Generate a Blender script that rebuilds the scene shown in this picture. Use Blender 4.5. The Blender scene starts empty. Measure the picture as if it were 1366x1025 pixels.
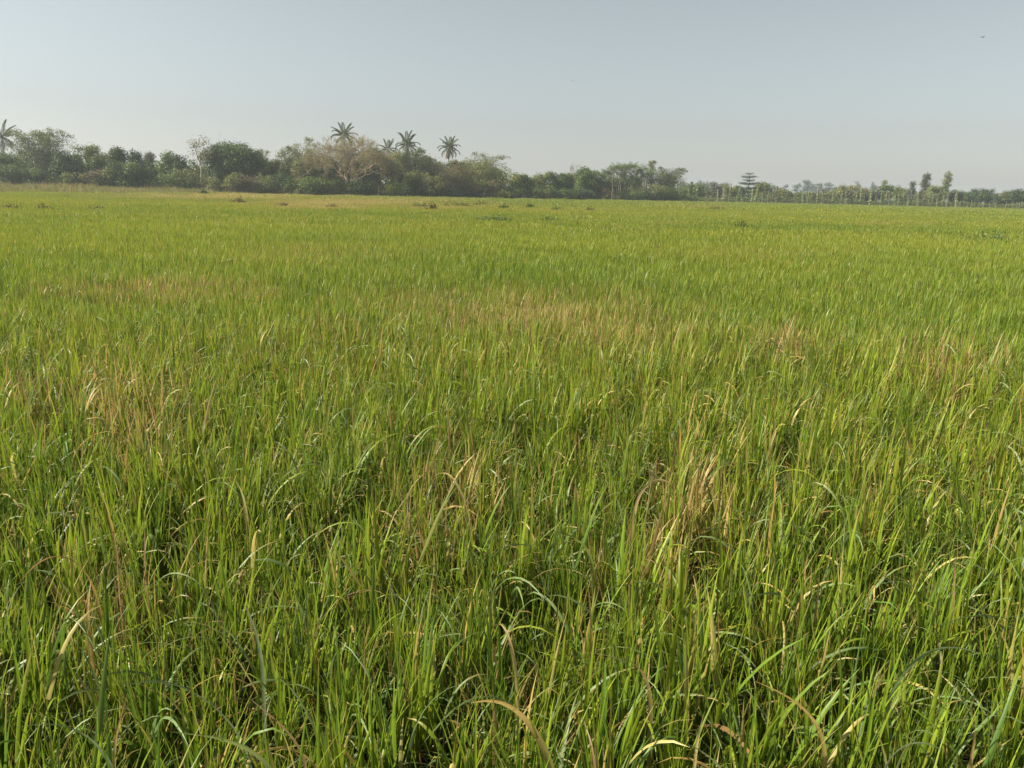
import bpy, math
import numpy as np
from mathutils import Vector, Matrix

scene = bpy.context.scene
COL = scene.collection
R = math.radians

# ------------------------------------------------------------------ camera
F = 1032.0                       # focal length in pixels of the 1366 x 1025 photograph
CAMZ = 1.85
PITCH, ROLL = R(13.90), R(1.36)
fwd = Vector((0, math.cos(PITCH), -math.sin(PITCH)))
r0 = Vector((1, 0, 0)); u0 = r0.cross(fwd)
right = (r0 * math.cos(ROLL) + u0 * math.sin(ROLL)).normalized()
up = right.cross(fwd).normalized()
cam = bpy.data.cameras.new('camera')
cam.sensor_fit = 'HORIZONTAL'; cam.sensor_width = 36.0
cam.lens = F / 1366 * 36
cam.clip_start = 0.05; cam.clip_end = 6000
camo = bpy.data.objects.new('camera', cam); COL.objects.link(camo)
m = Matrix((right, up, -fwd)).transposed().to_4x4()
m.translation = (0, 0, CAMZ); camo.matrix_world = m
scene.camera = camo

# ------------------------------------------------------------------ light
SUN_EL, SUN_AZ = R(40), R(-92)          # azimuth clockwise from +Y (the view direction)
sdir = Vector((math.sin(SUN_AZ) * math.cos(SUN_EL), math.cos(SUN_AZ) * math.cos(SUN_EL), math.sin(SUN_EL)))
w = bpy.data.worlds.new('World'); scene.world = w; w.use_nodes = True
nt = w.node_tree; nt.nodes.clear()
sky = nt.nodes.new('ShaderNodeTexSky'); sky.sky_type = 'NISHITA'; sky.sun_disc = False
sky.sun_elevation = SUN_EL; sky.sun_rotation = SUN_AZ
sky.dust_density = 1.2; sky.air_density = 1.0; sky.ozone_density = 1.0; sky.altitude = 0
hs = nt.nodes.new('ShaderNodeHueSaturation'); hs.inputs['Hue'].default_value = 0.465; hs.inputs['Saturation'].default_value = 0.38
bg = nt.nodes.new('ShaderNodeBackground'); bg.inputs['Strength'].default_value = 0.054
wo = nt.nodes.new('ShaderNodeOutputWorld')
nt.links.new(sky.outputs[0], hs.inputs['Color']); nt.links.new(hs.outputs[0], bg.inputs['Color'])
nt.links.new(bg.outputs[0], wo.inputs['Surface'])
sl = bpy.data.lights.new('sun', 'SUN'); sl.energy = 5.0; sl.angle = R(0.9); sl.color = (1.0, 0.93, 0.80)
so = bpy.data.objects.new('sun', sl); COL.objects.link(so)
so.rotation_euler = sdir.to_track_quat('Z', 'Y').to_euler(); so.location = (-30, -20, 40)

vs = scene.view_settings
vs.view_transform = 'Standard'; vs.look = 'None'; vs.gamma = 1.0; vs.use_curve_mapping = False
vs.exposure = 1.12
cy = scene.cycles
cy.max_bounces = 6; cy.diffuse_bounces = 3; cy.glossy_bounces = 2; cy.transmission_bounces = 3
cy.transparent_max_bounces = 4; cy.volume_bounces = 1
cy.use_denoising = True
HAZE_DENSITY = 0.0004

# ------------------------------------------------------------------ pixel helpers
def ray(px, py):
    return fwd + right * ((px - 683) / F) - up * ((py - 512.5) / F)
def on_depth(px, py, D):
    d = ray(px, py); k = D / d.y
    return Vector((d.x * k, D, CAMZ + d.z * k))
def on_level(px, py, z):
    d = ray(px, py); k = (z - CAMZ) / d.z
    return Vector((d.x * k, d.y * k, z))
def horizon_y(px):
    lo, hi = 0.0, 600.0
    for _ in range(40):
        mid = (lo + hi) / 2
        if ray(px, mid).z > 0: lo = mid
        else: hi = mid
    return lo
def project(x, y, z):
    x = np.asarray(x, float); y = np.asarray(y, float); z = np.asarray(z, float) - CAMZ
    a = x * fwd.x + y * fwd.y + z * fwd.z
    b = x * right.x + y * right.y + z * right.z
    c = x * up.x + y * up.y + z * up.z
    a = np.maximum(a, 1e-3)
    return 683 + F * b / a, 512.5 - F * c / a

# ------------------------------------------------------------------ noise, ground height, field edge
def _hash(ix, iy, s):
    h = np.sin(ix * 127.1 + iy * 311.7 + s * 74.7) * 43758.5453
    return h - np.floor(h)
def noise2(x, y, s=0):
    x = np.asarray(x, float); y = np.asarray(y, float)
    ix, iy = np.floor(x), np.floor(y); fx, fy = x - ix, y - iy
    fx = fx * fx * (3 - 2 * fx); fy = fy * fy * (3 - 2 * fy)
    a = _hash(ix, iy, s); b = _hash(ix + 1, iy, s); c = _hash(ix, iy + 1, s); d = _hash(ix + 1, iy + 1, s)
    return (a * (1 - fx) + b * fx) * (1 - fy) + (c * (1 - fx) + d * fx) * fy
def fbm(x, y, s=0):
    return 0.55 * noise2(x, y, s) + 0.3 * noise2(x * 2.1, y * 2.1, s + 1) + 0.15 * noise2(x * 4.3, y * 4.3, s + 2)

EX = [-500, 0, 150, 300, 460, 600, 680, 760, 800, 900, 1000, 1200, 1366, 1900]
ED = [140, 142, 146, 150, 156, 168, 178, 196, 206, 222, 244, 250, 248, 250]
RD = [70, 95, 114, 148, 155, 167, 177, 195, 205, 221, 243, 249, 247, 249]
def ratio_of(px):                         # x / y of a far ray near the horizon
    d = ray(px, horizon_y(px)); return d.x / d.y
ER = [ratio_of(p) for p in EX]
def edge(px): return float(np.interp(px, EX, ED))
def edge_xy(x, y): return np.interp(np.asarray(x) / np.maximum(np.asarray(y), 1), ER, ED)
def rice_edge_xy(x, y): return np.interp(np.asarray(x) / np.maximum(np.asarray(y), 1), ER, RD)
def sstep(a, b, t):
    t = np.clip((np.asarray(t, float) - a) / (b - a), 0, 1); return t * t * (3 - 2 * t)
def gz(x, y):
    x = np.asarray(x, float); y = np.asarray(y, float)
    re = rice_edge_xy(x, y)
    q = x / np.maximum(y, 1)
    bank = 0.45 * sstep(0, 26, y - re - 1) * sstep(-0.27, -0.46, q)
    back = 0.35 * sstep(0, 10, y - re)
    return bank + back * (1 - sstep(-0.27, -0.46, q)) + 0.05 * (fbm(x * .12, y * .12, 5) - .5)

# ------------------------------------------------------------------ materials
def new_mat(name):
    mt = bpy.data.materials.new(name); mt.use_nodes = True
    t = mt.node_tree; t.nodes.clear(); return mt, t
def leaf_mat(name, trans=0.35, rough=0.5, spec=0.3, field=False):
    mt, t = new_mat(name); N = t.nodes.new; L = t.links.new
    at = N('ShaderNodeAttribute'); at.attribute_name = 'col'
    col = at.outputs['Color']
    if field:
        dr = N('ShaderNodeAttribute'); dr.attribute_type = 'INSTANCER'; dr.attribute_name = 'dry'
        ti = N('ShaderNodeAttribute'); ti.attribute_type = 'INSTANCER'; ti.attribute_name = 'tint'
        br = N('ShaderNodeAttribute'); br.attribute_name = 'pick'      # per blade random
        # whole-plant tint: deep green to yellow green
        m1 = N('ShaderNodeMix'); m1.data_type = 'RGBA'; m1.blend_type = 'MULTIPLY'; m1.inputs[0].default_value = 1
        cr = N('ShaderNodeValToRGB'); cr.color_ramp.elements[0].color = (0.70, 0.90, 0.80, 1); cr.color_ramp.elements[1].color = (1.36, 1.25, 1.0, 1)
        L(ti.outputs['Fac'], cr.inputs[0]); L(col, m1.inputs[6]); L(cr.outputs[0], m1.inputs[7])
        # dry blades: a blade is withered when its own pick is below the plant's dryness
        sub = N('ShaderNodeMath'); sub.operation = 'SUBTRACT'; L(dr.outputs['Fac'], sub.inputs[0]); L(br.outputs['Fac'], sub.inputs[1])
        mul = N('ShaderNodeMath'); mul.operation = 'MULTIPLY'; mul.inputs[1].default_value = 5; mul.use_clamp = True; L(sub.outputs[0], mul.inputs[0])
        dc = N('ShaderNodeValToRGB'); dc.color_ramp.elements[0].color = (0.35, 0.22, 0.085, 1); dc.color_ramp.elements[1].color = (0.55, 0.42, 0.16, 1)
        pn = N('ShaderNodeMath'); pn.operation = 'MULTIPLY'; pn.inputs[1].default_value = 2.2; L(br.outputs['Fac'], pn.inputs[0]); L(pn.outputs[0], dc.inputs[0])
        m2 = N('ShaderNodeMix'); m2.data_type = 'RGBA'; L(mul.outputs[0], m2.inputs[0]); L(m1.outputs[2], m2.inputs[6]); L(dc.outputs[0], m2.inputs[7])
        col = m2.outputs[2]
    p = N('ShaderNodeBsdfPrincipled'); p.inputs['Roughness'].default_value = rough
    p.inputs['Specular IOR Level'].default_value = spec
    L(col, p.inputs['Base Color'])
    tr = N('ShaderNodeBsdfTranslucent'); L(col, tr.inputs['Color'])
    mx = N('ShaderNodeMixShader'); mx.inputs[0].default_value = trans
    L(p.outputs[0], mx.inputs[1]); L(tr.outputs[0], mx.inputs[2])
    o = N('ShaderNodeOutputMaterial'); L(mx.outputs[0], o.inputs['Surface'])
    return mt
def noise_mat(name, c1, c2, scale, rough=0.9, detail=6):
    mt, t = new_mat(name); N = t.nodes.new; L = t.links.new
    tc = N('ShaderNodeTexCoord'); nz = N('ShaderNodeTexNoise'); nz.inputs['Scale'].default_value = scale; nz.inputs['Detail'].default_value = detail
    L(tc.outputs['Object'], nz.inputs['Vector'])
    cr = N('ShaderNodeValToRGB'); cr.color_ramp.elements[0].color = (*c1, 1); cr.color_ramp.elements[1].color = (*c2, 1)
    cr.color_ramp.elements[0].position = .3; cr.color_ramp.elements[1].position = .7
    L(nz.outputs['Fac'], cr.inputs[0])
    p = N('ShaderNodeBsdfPrincipled'); p.inputs['Roughness'].default_value = rough; L(cr.outputs[0], p.inputs['Base Color'])
    bp = N('ShaderNodeBump'); bp.inputs['Strength'].default_value = .4; L(nz.outputs['Fac'], bp.inputs['Height']); L(bp.outputs[0], p.inputs['Normal'])
    o = N('ShaderNodeOutputMaterial'); L(p.outputs[0], o.inputs['Surface'])
    return mt
M_RICE = leaf_mat('rice_leaf', 0.42, 0.42, 0.35, field=True)
M_HERO = leaf_mat('rice_leaf_old', 0.5, 0.42, 0.4)
M_LEAF = leaf_mat('tree_leaf', 0.30, 0.55, 0.25)
M_PALM = leaf_mat('palm_leaf', 0.22, 0.40, 0.4)
M_GRASS = leaf_mat('dry_grass_leaf', 0.3, 0.6, 0.2)
M_SOIL = noise_mat('wet_soil', (0.022, 0.019, 0.011), (0.06, 0.052, 0.026), 0.9)
M_BARK = noise_mat('bark', (0.075, 0.058, 0.042), (0.17, 0.14, 0.105), 3)
M_PALE = noise_mat('pale_bark', (0.26, 0.225, 0.175), (0.44, 0.40, 0.32), 2.5)
M_TWIG = noise_mat('twig_bark', (0.20, 0.145, 0.085), (0.34, 0.26, 0.16), 3)
M_CULM = noise_mat('bamboo_culm', (0.15, 0.14, 0.055), (0.30, 0.25, 0.11), 1.5, 0.6)
M_POST = noise_mat('weathered_wood', (0.16, 0.13, 0.09), (0.30, 0.26, 0.19), 4)
M_BIRD = noise_mat('dark_feather', (0.02, 0.02, 0.022), (0.05, 0.05, 0.05), 30)

# ------------------------------------------------------------------ mesh helpers
def mesh_np(name, v, q, col=None, pick=None, mat=None, smooth=False):
    v = np.asarray(v, np.float32); q = np.asarray(q, np.int32)
    me = bpy.data.meshes.new(name)
    me.vertices.add(len(v)); me.vertices.foreach_set('co', v.ravel())
    me.loops.add(q.size); me.loops.foreach_set('vertex_index', q.ravel())
    me.polygons.add(len(q)); me.polygons.foreach_set('loop_start', np.arange(0, q.size, 4, dtype=np.int32))
    me.update(calc_edges=True)
    if col is not None:
        a = me.attributes.new('col', 'FLOAT_COLOR', 'POINT')
        c4 = np.ones((len(v), 4), np.float32); c4[:, :3] = col; a.data.foreach_set('color', c4.ravel())
    if pick is not None:
        a = me.attributes.new('pick', 'FLOAT', 'POINT'); a.data.foreach_set('value', np.asarray(pick, np.float32))
    if smooth: me.polygons.foreach_set('use_smooth', np.ones(len(q), bool))
    if mat: me.materials.append(mat)
    me.validate(); return me
class MB:
    def __init__(s): s.v = []; s.q = []; s.c = []; s.n = 0
    def add(s, v, q, c=None):
        s.v.append(np.asarray(v, float)); s.q.append(np.asarray(q) + s.n); s.n += len(v)
        s.c.append(np.zeros((len(v), 3)) if c is None else np.broadcast_to(c, (len(v), 3)))
    def tube(s, pts, rad, sides=5):
        pts = np.asarray(pts, float); n = len(pts); rad = np.broadcast_to(rad, n)
        d = np.gradient(pts, axis=0); d /= np.linalg.norm(d, axis=1)[:, None] + 1e-9
        ref = np.where(np.abs(d[:, 2:3]) > .9, np.array([[1., 0, 0]]), np.array([[0, 0, 1.]]))
        a = np.cross(d, ref); a /= np.linalg.norm(a, axis=1)[:, None] + 1e-9
        b = np.cross(d, a)
        th = np.arange(sides) / sides * 2 * np.pi
        v = pts[:, None] + rad[:, None, None] * (a[:, None] * np.cos(th)[None, :, None] + b[:, None] * np.sin(th)[None, :, None])
        i = np.arange(n - 1)[:, None] * sides; j = np.arange(sides)[None]; j2 = (j + 1) % sides
        q = np.stack([i + j, i + j2, i + sides + j2, i + sides + j], -1).reshape(-1, 4)
        s.add(v.reshape(-1, 3), q)
    def leaves(s, P, Nn, size, asp, col, rng):
        """rhombic leaves at P facing Nn"""
        k = len(P)
        if k == 0: return
        Nn = Nn / (np.linalg.norm(Nn, axis=1)[:, None] + 1e-9)
        t = rng.normal(size=(k, 3)); a = np.cross(Nn, t); a /= np.linalg.norm(a, axis=1)[:, None] + 1e-9
        b = np.cross(Nn, a); sz = np.broadcast_to(size, k)[:, None]
        v = np.stack([P - a * sz * .5, P + b * sz * asp * .5 + a * sz * .05, P + a * sz * .5, P - b * sz * asp * .5 + a * sz * .05], 1).reshape(-1, 3)
        s.add(v, np.arange(4 * k).reshape(-1, 4), np.repeat(col, 4, axis=0))
    def build(s, name, mat, parent=None, col=True, smooth=False):
        v = np.concatenate(s.v); q = np.concatenate(s.q); c = np.concatenate(s.c)
        me = mesh_np(name, v, q, c if col else None, None, mat, smooth)
        return link(name, me, parent)
def link(name, me, parent=None):
    o = bpy.data.objects.new(name, me); COL.objects.link(o)
    if parent: o.parent = parent
    return o
def tag(o, label=None, cat=None, group=None, kind=None):
    if label: o['label'] = label
    if cat: o['category'] = cat
    if group: o['group'] = group
    if kind: o['kind'] = kind
    return o
def empty(name, loc, rz=0):
    o = bpy.data.objects.new(name, None); COL.objects.link(o); o.location = loc; o.rotation_euler.z = rz
    o.empty_display_size = .2; return o
def copy_tree(o, parent=None):
    c = o.copy(); COL.objects.link(c); c.parent = parent
    for ch in list(o.children): copy_tree(ch, c)
    return c

# ------------------------------------------------------------------ ground
def axis(parts):
    return np.concatenate([np.arange(a, b, s) for a, b, s in parts])
gx = axis([(-1500, -400, 100), (-400, -180, 20), (-180, 180, 4), (180, 400, 20), (400, 1501, 100)])
gy = axis([(-60, 0, 6), (0, 60, 3), (60, 340, 4), (340, 600, 20), (600, 1501, 100)])
X, Y = np.meshgrid(gx, gy); Z = gz(X, Y)
nx, ny = len(gx), len(gy)
ii = (np.arange(ny - 1)[:, None] * nx + np.arange(nx - 1)[None]).reshape(-1)
g = link('ground', mesh_np('ground', np.stack([X, Y, Z], -1).reshape(-1, 3), np.stack([ii, ii + 1, ii + nx + 1, ii + nx], -1), None, None, M_SOIL, True))
tag(g, 'dark wet soil under the rice field', 'ground', kind='structure')

# ------------------------------------------------------------------ rice blades
GREENS = np.array([[.178, .248, .022], [.215, .270, .024], [.145, .210, .024], [.255, .290, .028], [.110, .170, .026]])
OLDG = np.array([.165, .205, .085])
STRAW = np.array([[.47, .33, .11], [.42, .27, .10], [.50, .38, .15], [.30, .17, .075]])
def blades(rng, n, rad, L, Ls, wd, wds, S, cols, lean=.10, curve=.55, flop=.15, dead=.05, gauss=False, fold=.18, z0=(0, 0)):
    if gauss: rx, ry = rng.normal(0, rad * .5, (2, n))
    else:
        rr = rad * np.sqrt(rng.random(n)); ra = rng.random(n) * 2 * np.pi; rx, ry = rr * np.cos(ra), rr * np.sin(ra)
    az = rng.random(n) * 2 * np.pi
    ln = np.abs(rng.normal(0, lean, n)); cv = np.abs(rng.normal(0, curve, n)) * .6
    le = L * (1 + rng.normal(0, Ls, n)).clip(.45, 1.45)
    isf = rng.random(n) < flop
    cv = np.where(isf, rng.uniform(1.1, 2.3, n), cv); ln = np.where(isf, ln + .12, ln); le = np.where(isf, le * .92, le)
    pw = np.where(isf, rng.uniform(1.6, 4, n), 2.0)
    wb = wd * (1 + rng.normal(0, wds, n)).clip(.45, 1.9)
    base = GREENS[rng.integers(0, len(GREENS), n)] * rng.uniform(.8, 1.2, (n, 1))
    base = np.where((isf & (rng.random(n) < .5))[:, None], OLDG * rng.uniform(.8, 1.25, (n, 1)), base)
    isd = rng.random(n) < dead
    base = np.where(isd[:, None], STRAW[rng.integers(0, len(STRAW), n)] * rng.uniform(.7, 1.15, (n, 1)), base)
    zr = rng.uniform(z0[0], z0[1], n)
    tipd = (rng.random(n) < .22)
    t = np.linspace(0, 1, S + 1)
    th = ln[:, None] + cv[:, None] * t[None] ** pw[:, None]
    ds = le[:, None] / S
    hx = np.zeros((n, S + 1)); hz = np.zeros((n, S + 1))
    thm = (th[:, 1:] + th[:, :-1]) / 2
    hx[:, 1:] = np.cumsum(np.sin(thm) * ds, 1); hz[:, 1:] = np.cumsum(np.cos(thm) * ds, 1)
    ca, sa = np.cos(az)[:, None], np.sin(az)[:, None]
    P = np.stack([rx[:, None] + hx * ca, ry[:, None] + hx * sa, hz + zr[:, None]], -1)
    prof = np.minimum(1, .35 + 2.2 * t) * (1 - t ** 2.2) ** .9 + .02
    tw = rng.uniform(-1.1, 1.1, n)[:, None] * (0.3 + t[None])
    side = np.stack([-sa * np.cos(tw) + 0 * hx, ca * np.cos(tw) + 0 * hx, np.sin(tw) * np.sin(th)], -1)
    nrm = np.stack([np.cos(th) * ca, np.cos(th) * sa, -np.sin(th)], -1)
    hw = (wb[:, None] * prof[None] * .5)[..., None]
    if cols == 3:
        V = np.stack([P - side * hw + nrm * hw * fold * 2, P, P + side * hw + nrm * hw * fold * 2], 2)
    else:
        V = np.stack([P - side * hw, P + side * hw], 2)
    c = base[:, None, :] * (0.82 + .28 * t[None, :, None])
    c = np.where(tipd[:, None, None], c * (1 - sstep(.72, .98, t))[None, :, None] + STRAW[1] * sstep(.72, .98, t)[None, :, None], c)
    C = np.repeat(c[:, :, None, :], cols, 2); pick = np.broadcast_to(rng.random(n)[:, None, None], (n, S + 1, cols))
    k = np.arange(n)[:, None, None] * (S + 1) * cols; si = np.arange(S)[None, :, None] * cols; ci = np.arange(cols - 1)[None, None]
    b0 = k + si + ci
    Q = np.stack([b0, b0 + 1, b0 + cols + 1, b0 + cols], -1).reshape(-1, 4)
    return V.reshape(-1, 3), Q, C.reshape(-1, 3), pick.reshape(-1)
def merge(parts):
    v, q, c, p = [], [], [], []; n = 0
    for a, b, cc, d in parts:
        v.append(a); q.append(b + n); c.append(cc); p.append(d); n += len(a)
    return np.concatenate(v), np.concatenate(q), np.concatenate(c), np.concatenate(p)

rice_coll = bpy.data.collections.new('rice_variants')
def variant(name, data, mat=M_RICE):
    v, q, c, p = data
    o = bpy.data.objects.new(name, mesh_np(name, v, q, c, p, mat, True)); rice_coll.objects.link(o)
nv = 0
NA, NB, NC, ND = 14, 10, 8, 8
for k in range(NA):        # single plants close by
    rng = np.random.default_rng(100 + k)
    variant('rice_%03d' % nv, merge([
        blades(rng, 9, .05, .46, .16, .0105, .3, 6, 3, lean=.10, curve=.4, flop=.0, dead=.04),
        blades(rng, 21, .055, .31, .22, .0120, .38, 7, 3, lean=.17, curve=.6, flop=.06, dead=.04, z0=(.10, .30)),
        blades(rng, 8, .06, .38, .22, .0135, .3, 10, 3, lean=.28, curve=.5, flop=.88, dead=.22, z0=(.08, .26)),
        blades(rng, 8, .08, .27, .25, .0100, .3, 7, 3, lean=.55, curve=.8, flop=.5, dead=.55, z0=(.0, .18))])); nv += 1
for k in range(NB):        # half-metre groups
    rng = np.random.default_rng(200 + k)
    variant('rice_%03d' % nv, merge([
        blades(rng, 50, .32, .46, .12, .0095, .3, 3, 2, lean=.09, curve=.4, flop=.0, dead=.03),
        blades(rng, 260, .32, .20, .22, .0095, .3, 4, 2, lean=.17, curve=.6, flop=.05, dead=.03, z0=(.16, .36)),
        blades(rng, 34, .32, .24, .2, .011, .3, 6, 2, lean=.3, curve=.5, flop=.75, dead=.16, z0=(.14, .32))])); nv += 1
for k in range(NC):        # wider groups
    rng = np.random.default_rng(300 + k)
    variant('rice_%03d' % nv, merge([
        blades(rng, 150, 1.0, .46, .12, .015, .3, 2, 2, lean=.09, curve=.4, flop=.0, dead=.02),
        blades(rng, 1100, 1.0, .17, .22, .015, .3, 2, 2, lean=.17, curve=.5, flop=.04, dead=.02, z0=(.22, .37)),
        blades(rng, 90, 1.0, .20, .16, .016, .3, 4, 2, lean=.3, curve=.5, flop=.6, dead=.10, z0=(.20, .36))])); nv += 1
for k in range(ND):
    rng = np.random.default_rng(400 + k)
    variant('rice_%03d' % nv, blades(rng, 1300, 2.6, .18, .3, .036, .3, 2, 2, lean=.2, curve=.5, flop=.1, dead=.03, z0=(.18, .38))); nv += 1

# withered places and greener or yellower places, (px, py, rx, ry, amount)
DRY = [(700, 412, 160, 28, .85), (560, 398, 130, 22, .5), (800, 440, 120, 28, .5), (215, 385, 160, 20, .5), (1050, 448, 55, 26, .5),
       (880, 410, 120, 25, .25), (1250, 485, 75, 34, .40), (1000, 338, 130, 14, .22), (165, 545, 90, 46, .55), (70, 520, 80, 34, .5),
       (400, 335, 180, 16, .24), (600, 625, 80, 40, .5), (930, 650, 70, 60, .6), (890, 735, 85, 55, .6), (570, 690, 70, 50, .4),
       (140, 770, 90, 50, .42), (700, 870, 90, 60, .4), (1230, 440, 40, 20, .25), (1330, 860, 50, 60, .25), (420, 430, 60, 25, .25),
       (60, 272, 60, 3, .2), (300, 262, 180, 4, .7), (470, 270, 150, 5, .85), (600, 275, 90, 5, .6), (430, 276, 90, 3, .6),
       (750, 280, 130, 4, .32), (930, 276, 60, 4, .3), (1180, 298, 60, 3, .3), (900, 298, 40, 4, .3), (700, 440, 700, 60, .16), (700, 640, 700, 200, .10)]
def dryness(x, y, rng):
    px, py = project(x, y, .5 + gz(x, y))
    s = np.zeros(len(x))
    for a, b, rx, ry, am in DRY:
        s = np.maximum(s, am * np.exp(-(((px - a) / rx) ** 2 + ((py - b) / ry) ** 2)))
    n = fbm(x * .55, y * .55, 11) * .65 + fbm(x * .09, y * .09, 31) * .35
    s = s * (.35 + 1.35 * n) + np.clip(n - .60, 0, 1) * .9
    return np.clip(s + rng.normal(0, .05, len(x)), 0, .72)
def scatter(rng, y0, y1, step, v0, v1, stretch=1.0):
    ys = np.arange(y0, y1, step); xs, yy = [], []
    for yv in ys:
        hw = yv * .74 + 2.6
        a = np.arange(-hw, hw, step * stretch); xs.append(a + rng.uniform(-.5, .5, len(a)) * step * stretch); yy.append(np.full(len(a), yv) + rng.uniform(-.5, .5, len(a)) * step)
    x = np.concatenate(xs); y = np.concatenate(yy)
    k = y < rice_edge_xy(x, y) + rng.uniform(-2, .5, len(x)) * (1 if y1 > 60 else 0)
    x, y = x[k], y[k]
    return x, y, rng.integers(v0, v1, len(x))
rng = np.random.default_rng(7)
P = [scatter(rng, -.6, 8, .142, 0, NA), scatter(rng, 8, 30, .36, NA, NA + NB), scatter(rng, 30, 92, 1.1, NA + NB, NA + NB + NC),
     scatter(rng, 91, 312, 2.9, NA + NB + NC, nv)]
x = np.concatenate([p[0] for p in P]); y = np.concatenate([p[1] for p in P]); idx = np.concatenate([p[2] for p in P])
d = np.hypot(x, y)
keep = (d > .45); x, y, idx, d = x[keep], y[keep], idx[keep], d[keep]
n = len(x)
hh = .90 + .22 * fbm(x * .8, y * .8, 3)
sc = (hh + rng.normal(0, 1, n) * np.where(d < 8, .09, .045)).clip(.6, 1.3)
rot = np.stack([rng.normal(.0, .05, n), rng.normal(.04, .05, n), rng.random(n) * 6.283], -1)
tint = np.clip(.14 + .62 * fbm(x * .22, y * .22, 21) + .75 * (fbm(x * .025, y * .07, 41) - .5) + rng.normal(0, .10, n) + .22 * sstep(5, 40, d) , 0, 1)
dry = dryness(x, y, rng)
def points_object(name, x, y, z, idx, rot, sc, dry, tint, coll, ng_name):
    me = bpy.data.meshes.new(name); me.vertices.add(len(x))
    me.vertices.foreach_set('co', np.stack([x, y, z], -1).astype(np.float32).ravel())
    for nm, ty, arr, key in (('idx', 'INT', idx.astype(np.int32), 'value'), ('scl', 'FLOAT', sc.astype(np.float32), 'value'),
                             ('dry', 'FLOAT', dry.astype(np.float32), 'value'), ('tint', 'FLOAT', tint.astype(np.float32), 'value'),
                             ('rot', 'FLOAT_VECTOR', rot.astype(np.float32).ravel(), 'vector')):
        a = me.attributes.new(nm, ty, 'POINT'); a.data.foreach_set(key, arr)
    o = link(name, me)
    ng = bpy.data.node_groups.new(ng_name, 'GeometryNodeTree')
    ng.interface.new_socket('Geometry', in_out='INPUT', socket_type='NodeSocketGeometry')
    ng.interface.new_socket('Geometry', in_out='OUTPUT', socket_type='NodeSocketGeometry')
    N = ng.nodes.new; Lk = ng.links.new
    gi = N('NodeGroupInput'); go = N('NodeGroupOutput'); iop = N('GeometryNodeInstanceOnPoints'); ci = N('GeometryNodeCollectionInfo')
    ci.inputs['Collection'].default_value = coll; ci.inputs['Separate Children'].default_value = True; ci.inputs['Reset Children'].default_value = True
    iop.inputs['Pick Instance'].default_value = True
    def attr(nm, ty):
        a = N('GeometryNodeInputNamedAttribute'); a.data_type = ty; a.inputs[0].default_value = nm
        return [s_ for s_ in a.outputs if s_.enabled and s_.name == 'Attribute'][0]
    Lk(gi.outputs[0], iop.inputs['Points']); Lk(ci.outputs[0], iop.inputs['Instance'])
    Lk(attr('idx', 'INT'), iop.inputs['Instance Index'])
    e2r = N('FunctionNodeEulerToRotation'); Lk(attr('rot', 'FLOAT_VECTOR'), e2r.inputs[0]); Lk(e2r.outputs[0], iop.inputs['Rotation'])
    Lk(attr('scl', 'FLOAT'), iop.inputs['Scale']); Lk(iop.outputs[0], go.inputs[0])
    md = o.modifiers.new('scatter', 'NODES'); md.node_group = ng
    return o
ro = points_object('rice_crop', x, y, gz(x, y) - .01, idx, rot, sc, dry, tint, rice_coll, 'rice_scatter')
tag(ro, 'dense green rice plants with scattered straw coloured blades filling the flooded field', 'rice', kind='stuff')
print('rice instances', n)

# ------------------------------------------------------------------ tall dry grass on the low bank and along the field edge
bank_coll = bpy.data.collections.new('bank_grass_variants')
_G, _S = GREENS, STRAW
for k in range(6):
    r_ = np.random.default_rng(500 + k)
    GREENS = np.array([[.25, .24, .065], [.19, .23, .045], [.16, .215, .036], [.30, .23, .085]]); STRAW = np.array([[.30, .20, .09], [.24, .15, .08]])
    v, q, c, p_ = blades(r_, 420, 1.7, .62, .25, .04, .3, 3, 2, lean=.25, curve=.6, flop=.25, dead=.2)
    o = bpy.data.objects.new('bank_%03d' % k, mesh_np('bank_grass', v, q, c, p_, M_GRASS)); bank_coll.objects.link(o)
GREENS, STRAW = _G, _S
rng = np.random.default_rng(77)
ys = np.arange(88, 330, 1.9); xs, yy = [], []
for yv in ys:
    a = np.arange(-yv * .78, yv * .78, 2.1); xs.append(a + rng.uniform(-1, 1, len(a))); yy.append(np.full(len(a), yv) + rng.uniform(-1, 1, len(a)))
x = np.concatenate(xs); y = np.concatenate(yy)
re_, te = rice_edge_xy(x, y), edge_xy(x, y)
k = (y > re_ - .5) & (y < te + 9)
x, y = x[k], y[k]; n = len(x)
s_ = (.3 + 1.1 * fbm(x * .16, y * .16, 61)) * np.exp(rng.normal(0, .28, n)) * (1 - .45 * (y > edge_xy(x, y) - 2) * (x / y > -.27))
bo = points_object('bank_grass', x, y, gz(x, y) - .02, rng.integers(0, 6, n), np.stack([rng.normal(0, .04, n), rng.normal(0, .04, n), rng.random(n) * 6.28], -1), s_,
                   np.zeros(n), np.zeros(n), bank_coll, 'bank_scatter')
tag(bo, 'rough tan and olive grass on the low bank before the trees', 'grass', kind='stuff')

# ------------------------------------------------------------------ plant builders
def jit(c, rng, k, s=.22, h=.10):
    c = np.asarray(c, float) * (1 + rng.normal(0, s, (k, 1))).clip(.45, 1.7)
    c = c * (1 + rng.normal(0, h, (k, 3))); return c.clip(.008, .6)
DKG = (.056, .090, .018); MIDG = (.112, .155, .026); YEL = (.200, .225, .034); PALE = (.180, .205, .070); OLIVE = (.150, .160, .040)
BROWN = (.165, .130, .060); GREY = (.120, .125, .085); BLUEG = (.055, .085, .040); TAN = (.20, .175, .065)

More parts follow.
